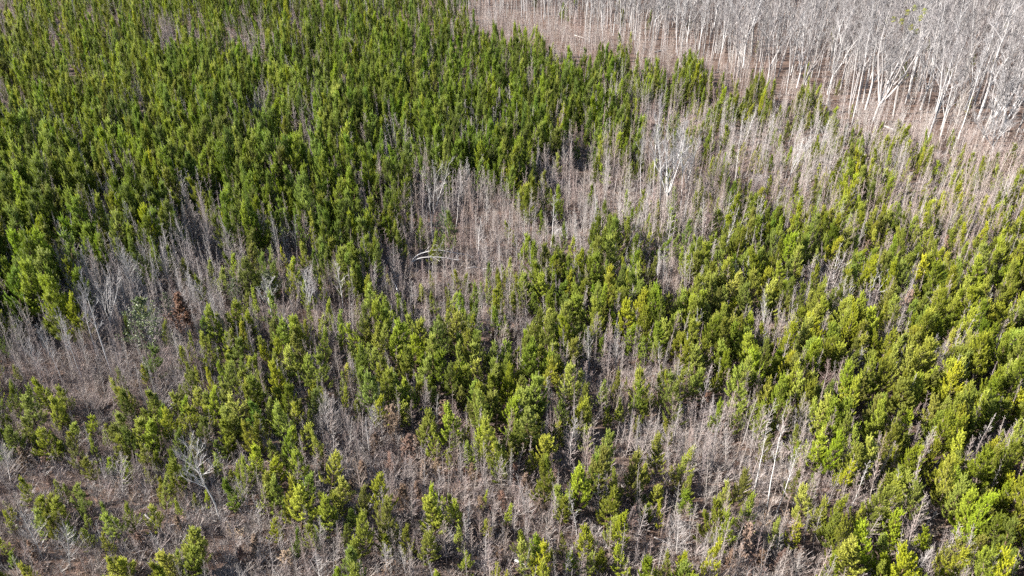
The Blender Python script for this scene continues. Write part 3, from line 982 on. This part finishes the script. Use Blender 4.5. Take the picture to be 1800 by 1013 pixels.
def scatter(step, y0, y1, fn, seed):
    r = random.Random(seed)
    out = []
    y = y0
    while y < y1:
        half = (y * CP + CAM_H * SP) * 900 / FPX * 1.10 + 4
        x = -half
        while x < half:
            px, py = x + r.uniform(-.5, .5) * step, y + r.uniform(-.5, .5) * step
            q = fn(px, py, r)
            if q:
                out.append(q)
            x += step
        y += step
    return out


def clump(x, y, s=.22):
    return .5 + .25 * (math.sin(s * x + 1.7 * math.sin(s * .7 * y)) + math.sin(s * 1.13 * y + 1.3 * math.sin(s * .9 * x + 2)))


def kept_clear(x, y, k=1.0):
    for bx, by, w, d in KEEP:
        if abs(x - bx * (y / by)) < w * k and -d * k < y - by < .8:
            return True
    return False


def patch(x, y):
    """uneven growth: closed clumps a few metres across and thin places between them"""
    n = noise.noise(Vector((x * .21, y * .21, 3.1))) + .6 * noise.noise(Vector((x * .5, y * .5, 8.7)))
    return min(1.0, max(0.0, .5 + .95 * n))


def pine_at(x, y, r):
    z = terr(x, y)
    u, v = pix(x, y, z + 3.0)
    ub, vb = pix(x, y, z)
    w = in_wood(ub, vb)
    if v > 1090 or v < -60:
        return None
    if kept_clear(x, y):
        return None
    if w > 4:
        if r.random() > .010:
            return None
        c = .5
    else:
        c = look(GRID, u, v)
        far = min(1, max(0, (y - 60) / 120))
        lo = .10 + .15 * far
        p = max(0, (c - lo) / (.82 - lo)) ** (1.1 + .4 * far) * (1.45 - 1.05 * far)
        p *= (.5 - .35 * far) + (1.0 + .6 * far) * patch(x, y)
        p *= (.62 + .76 * clump(x, y, .9)) * min(1.4, (5.0 / look(SIZE, u, v)) ** 1.7)
        if r.random() > p * 1.05 + .015 * (1 - far):
            return None
    h = look(SIZE, u, v) * r.uniform(.55, 1.18) * (.8 + .25 * min(1, c))
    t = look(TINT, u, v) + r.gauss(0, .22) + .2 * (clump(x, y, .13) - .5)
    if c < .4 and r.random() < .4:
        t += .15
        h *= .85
    k = r.choice((0, 1, 2, 3, 4, 7, 2, 4, 9) if r.random() > min(1, max(0, (y - 60) / 60)) else (1, 3, 5, 9, 1, 3, 8, 0)) if c > .55 else r.choice((1, 3, 5, 6, 6, 8, 0, 9, 10, 8))
    if c < .45 and r.random() < .45:
        k, t, h = r.choice((6, 8, 10)), t + .25, h * .8
    return dict(p=(x, y, z - .05), u=u, v=v, h=h, s=h / 6.0, k=k, tint=min(1, max(0, t)), rot=(r.gauss(0, .085), r.gauss(0, .085), r.uniform(0, 6.28)), c=c, w=r.uniform(.8, 1.25) * (1.18 if h < 5 else 1.0) * (1 - .14 * min(1, max(0, (y - 60) / 120))))


def sap_at(x, y, r):
    z = terr(x, y)
    u, v = pix(x, y, z + 2.2)
    ub, vb = pix(x, y, z)
    if v > 1080 or v < -40:
        return None
    w = in_wood(ub, vb)
    if kept_clear(x, y, .6) and r.random() < .6:
        return None
    far = min(1, max(0, (y - 45) / 100))
    if w > 0:
        if r.random() > .05:
            return None
        h = r.uniform(4, 10)
        t = r.uniform(.3, .95)
    else:
        c = look(GRID, u, v)
        p = (1 - .80 * min(1, c)) * (1 - .78 * far) * (.45 + .9 * clump(x + 40, y, .5)) * (.4 + 1.2 * patch(x + 60, y - 31)) * (1.5 if y < 70 and u < 700 else 1.0)
        if r.random() > p:
            return None
        h = look(SIZE, u, v) * r.uniform(.5, 1.05) * (1.3 if u > 1050 and v < 420 else 1.0)
        zone = clump(x + 13, y - 7, .11)
        t = .05 + .5 * zone + r.gauss(0, .17) + (.35 if r.random() < .14 else 0)
    return dict(p=(x, y, z - .03), u=u, v=v, h=h, s=h / 5.0, k=r.randrange(len(SAPS)), tint=min(1, max(0, t)), rot=(r.gauss(0, .07), r.gauss(0, .07), r.uniform(0, 6.28)), c=0, w=r.uniform(.7, 1.3) * (min(1, 6 / h)))


def low_at(x, y, r):
    z = terr(x, y)
    u, v = pix(x, y, z + .5)
    if v > 1060 or v < -20:
        return None
    c = look(GRID, u, v)
    wd = in_wood(u, v) > -25
    if r.random() > (.85 - .6 * min(1, c)) * (1 - .8 * min(1, max(0, (y - 55) / 70))) * (.18 if wd else 1.4 if u < 700 and v > 560 else 1):
        return None
    return dict(p=(x, y, z - .02), u=u, v=v, h=1, s=r.uniform(.55, 1.5), k=r.choice((0, 1, 2, 0, 1, 2, 3)), tint=min(1, max(0, (.22 if u < 700 else .05) + .5 * clump(x, y, .17) + r.gauss(0, .14))), rot=(0, 0, r.uniform(0, 6.28)), c=c, w=1)


def tall_at(x, y, r):
    z = terr(x, y)
    u, v = pix(x, y, z)
    if u < 690 or u > 1850 or v < -4:
        return None
    w = in_wood(u, v)
    if w < 2 or r.random() > .35 + .75 * patch(x * .6 + 11, y * .6):
        return None
    return dict(p=(x, y, z - .1), u=u, v=v, h=r.uniform(12, 22) * (.85 + .15 * min(1, w / 60)), k=r.randrange(len(TALLS)), tint=min(1, max(0, r.gauss(.45, .27))), rot=(r.gauss(0, .05), r.gauss(0, .05), r.uniform(0, 6.28)))


pines = scatter(1.42, 25, 300, pine_at, 21)
saps = scatter(.83, 27, 290, sap_at, 22)
lows = scatter(.7, 28, 220, low_at, 23)
talls = scatter(3.5, 90, 300, tall_at, 24)
print('pines', len(pines), 'saplings', len(saps), 'low', len(lows), 'talls', len(talls))


def split(items, n, score):
    """the n that show largest become things, the rest one mass"""
    ok = sorted([i for i in items if -30 < i['u'] < 1830 and -20 < i['v'] < 1020], key=lambda i: -score(i))
    pick = ok[:n]
    ids = {id(i) for i in pick}
    return pick, [i for i in items if id(i) not in ids]


near_pines, far_pines = split(pines, 300, lambda i: i['h'] * px_per_m(i['p'][1]))
near_saps, far_saps = split(saps, 300, lambda i: i['h'] * px_per_m(i['p'][1]) * (1.0 - .5 * look(GRID, i['u'], i['v'] + 25)))
near_lows, far_lows = split(lows, 60, lambda i: i['s'] * px_per_m(i['p'][1]) * (1.0 - .9 * look(GRID, i['u'], i['v'] + 20)))


def describe(items, look_of, noun, rest_of):
    """a label for each: by its nearest landmark where it is the closest such thing on that side, else by its look and stand"""
    used = set()
    lab = [None] * len(items)
    for li, (lu, lv, phrase) in enumerate(LM):
        best = {}
        for i, it in enumerate(items):
            du, dv = it['u'] - lu, it['v'] - lv
            d = math.hypot(du, dv)
            if d > 170:
                continue
            side = ('right of' if du > 0 else 'left of') if abs(du) > abs(dv) else ('in front of' if dv > 0 else 'behind')
            best.setdefault(side, []).append((d, i))
        for side, row in best.items():
            row.sort()
            for rank, (d, i) in enumerate(row[:4]):
                if lab[i] is None or lab[i][0] > d + rank * 40:
                    lab[i] = (d + rank * 40, ('nearest', 'second', 'third', 'fourth')[rank], side, phrase)
    out = []
    for i, it in enumerate(items):
        a = look_of(it)
        if lab[i]:
            _, rank, side, phrase = lab[i]
            t = f'{a} {noun}, {rank} {side} {phrase}'
            if len(t.split()) > 15:
                t = f'{noun}, {rank} {side} {phrase}'
        else:
            t = rest_of(it, a)
        out.append(t)
    return out


def zone(it):
    if it['u'] < 110 or it['u'] > 1690:
        return 'by the left edge' if it['u'] < 110 else 'by the right edge'
    return ('at the far left', 'in the left part', 'left of centre', 'right of centre', 'in the right part', 'at the far right')[min(5, max(0, int(it['u'] / 300)))]


def pine_look(i):
    a = 'tall' if i['h'] > 5.6 else 'small' if i['h'] < 3.6 else 'mid-sized'
    b = 'yellow-green' if i['tint'] > .68 else 'deep green' if i['tint'] < .42 else 'fresh green'
    c = 'broad' if i['k'] in (0, 2, 4, 7) else 'slim' if i['k'] in (3, 5, 10) else 'thin-needled' if i['k'] in (6, 8) else 'bushy'
    return f'{a} {c} {b}'


def band(it):
    v = it['v']
    return 'on the bottom edge' if v > 970 else 'just above the bottom edge' if v > 910 else 'in the lower fifth' if v > 850 else 'in the lower quarter' if v > 780 else 'in the lower third' if v > 690 else 'well below mid-height' if v > 630 else 'a little below mid-height' if v > 570 else 'at mid-height' if v > 510 else 'just above mid-height' if v > 440 else 'in the upper half'


for it, l in zip(near_pines, describe(near_pines, pine_look, 'young pine', lambda i, a: f"{a} young pine {band(i)}, {zone(i)}")):
    s = it['s']
    thing('pine_tree', it['p'], it['rot'], (s * it['w'], s * it['w'], s), PINES[it['k']], l, 'pine tree', 'young pines of the near slope', it['tint'])


def sap_look(i):
    a = 'slender' if i['k'] in (0, 2, 5) else 'twiggy'
    b = 'pale grey' if i['tint'] > .62 else 'reddish-brown' if i['tint'] < .3 else 'mauve-brown'
    c = 'tall' if i['h'] > 5 else 'short' if i['h'] < 3.4 else 'mid-height'
    return f'{c} {a} {b}'


for it, l in zip(near_saps, describe(near_saps, sap_look, 'leafless sapling', lambda i, a: f"{a} leafless sapling {band(i)}, {zone(i)}")):
    s = it['s']
    thing('bare_sapling', it['p'], it['rot'], (s * it['w'], s * it['w'], s), SAPS[it['k']], l, 'sapling', 'leafless saplings of the near slope', it['tint'])
for it, l in zip(near_lows, describe(near_lows, lambda i: 'rusty-leaved' if i['k'] == 3 else 'bare twiggy', 'low bush', lambda i, a: f"{a} low bush {band(i)}, {zone(i)}")):
    thing('low_bush', it['p'], it['rot'], (it['s'],) * 3, LOWS[it['k']], l, 'bush', 'low bushes on the leaf litter', it['tint'], parts=('stem_cluster', 'crown'))


def tall_look(i):
    a = ('slim', 'broad-topped', 'very slim', 'many-limbed', 'high-crowned', 'twin-stemmed', 'spreading')[i['k']]
    b = 'whitish' if i['tint'] > .72 else 'dark grey' if i['tint'] < .48 else 'mid-grey'
    return f'{a} {b}'


def tall_rest(i, a):
    w = in_wood(i['u'], i['v'])
    return f"{a} leafless tree {'at the front edge' if w < 25 else 'in the middle depth' if w < 90 else 'deep inside'} of the mature wood, {'left' if i['u'] < 1100 else 'middle' if i['u'] < 1450 else 'right'} part"


for it in talls:
    it['s'] = it['h'] / 19
    it['w'] = 1.0 + .25 * (1 - it['h'] / 20)
talls, far_talls = split(talls, 222, lambda i: i['h'] * px_per_m(i['p'][1]) * (1.0 if i['v'] > 12 else .3))
for it, l in zip(talls, describe(talls, tall_look, 'leafless forest tree', tall_rest)):
    s = it['h'] / 19
    ws = s * (1.0 + .25 * (1 - it['h'] / 20))
    thing('bare_tree', it['p'], it['rot'], (ws, ws, s), TALLS[it['k']], l, 'tree', 'leafless trees of the mature wood', it['tint'])


# ------------------------------------------------------------------ the mass of the stand beyond the things above
def stuff(name, label, items, sources):
    """one object: points that carry turn, size, tint and variant; every point draws the trunk and the crown of its variant"""
    n = len(items)
    me = bpy.data.meshes.new(name)
    me.from_pydata([i['p'] for i in items], [], [])
    def put(an, ty, key, vals):
        a = me.attributes.new(an, ty, 'POINT')
        a.data.foreach_set(key, vals)
    put('variant', 'INT', 'value', [i['k'] for i in items])
    put('tint', 'FLOAT', 'value', [i['tint'] for i in items])
    put('turn', 'FLOAT_VECTOR', 'vector', [c for i in items for c in i['rot']])
    put('size', 'FLOAT_VECTOR', 'vector', [c for i in items for c in (i['s'] * i['w'], i['s'] * i['w'], i['s'])])
    o = bpy.data.objects.new(name, me)
    COL.objects.link(o)
    o['kind'] = 'stuff'
    o['label'] = label
    ng = bpy.data.node_groups.new(name, 'GeometryNodeTree')
    ng.interface.new_socket('Geometry', in_out='INPUT', socket_type='NodeSocketGeometry')
    ng.interface.new_socket('Geometry', in_out='OUTPUT', socket_type='NodeSocketGeometry')
    N, L = ng.nodes, ng.links
    gi, go = N.new('NodeGroupInput'), N.new('NodeGroupOutput')
    def named(an, ty):
        a = N.new('GeometryNodeInputNamedAttribute')
        a.data_type = ty
        a.inputs['Name'].default_value = an
        return a.outputs['Attribute']
    var, turn, size = named('variant', 'INT'), named('turn', 'FLOAT_VECTOR'), named('size', 'FLOAT_VECTOR')
    e2r = N.new('FunctionNodeEulerToRotation')
    L.new(turn, e2r.inputs[0])
    jn = N.new('GeometryNodeJoinGeometry')
    for k, parts in enumerate(sources):
        if not any(i['k'] == k for i in items):
            continue
        cmp_ = N.new('FunctionNodeCompare')
        cmp_.data_type = 'INT'
        cmp_.operation = 'EQUAL'
        ia = [s for s in cmp_.inputs if s.enabled and s.type == 'INT']
        L.new(var, ia[0])
        ia[1].default_value = k
        for ob in parts:
            oi = N.new('GeometryNodeObjectInfo')
            oi.transform_space = 'ORIGINAL'
            oi.inputs['Object'].default_value = ob
            ip = N.new('GeometryNodeInstanceOnPoints')
            L.new(gi.outputs[0], ip.inputs['Points'])
            L.new(cmp_.outputs[0], ip.inputs['Selection'])
            L.new(oi.outputs['Geometry'], ip.inputs['Instance'])
            L.new(e2r.outputs[0], ip.inputs['Rotation'])
            L.new(size, ip.inputs['Scale'])
            L.new(ip.outputs[0], jn.inputs[0])
    L.new(jn.outputs[0], go.inputs[0])
    md = o.modifiers.new('stand', 'NODES')
    md.node_group = ng
    return o


def sources_of(meshes):
    """for each variant, the part objects of a placed tree that uses it"""
    by = {}
    for o in COL.objects:
        if o.type == 'MESH' and o.parent is not None:
            by.setdefault(o.data.name, o)
    return [[by[m.name] for m in pair if m.name in by] for pair in meshes]


stuff('pine_stand', 'green mass of young pines filling the slope beyond the near trees', far_pines, sources_of(PINES))
stuff('sapling_thicket', 'brown and grey thicket of leafless saplings between the pines', far_saps, sources_of(SAPS))
stuff('mature_wood', 'grey mass of leafless trees deep in the mature wood', far_talls, sources_of(TALLS))
stuff('undergrowth', 'low twiggy undergrowth on the leaf litter', far_lows, sources_of(LOWS))
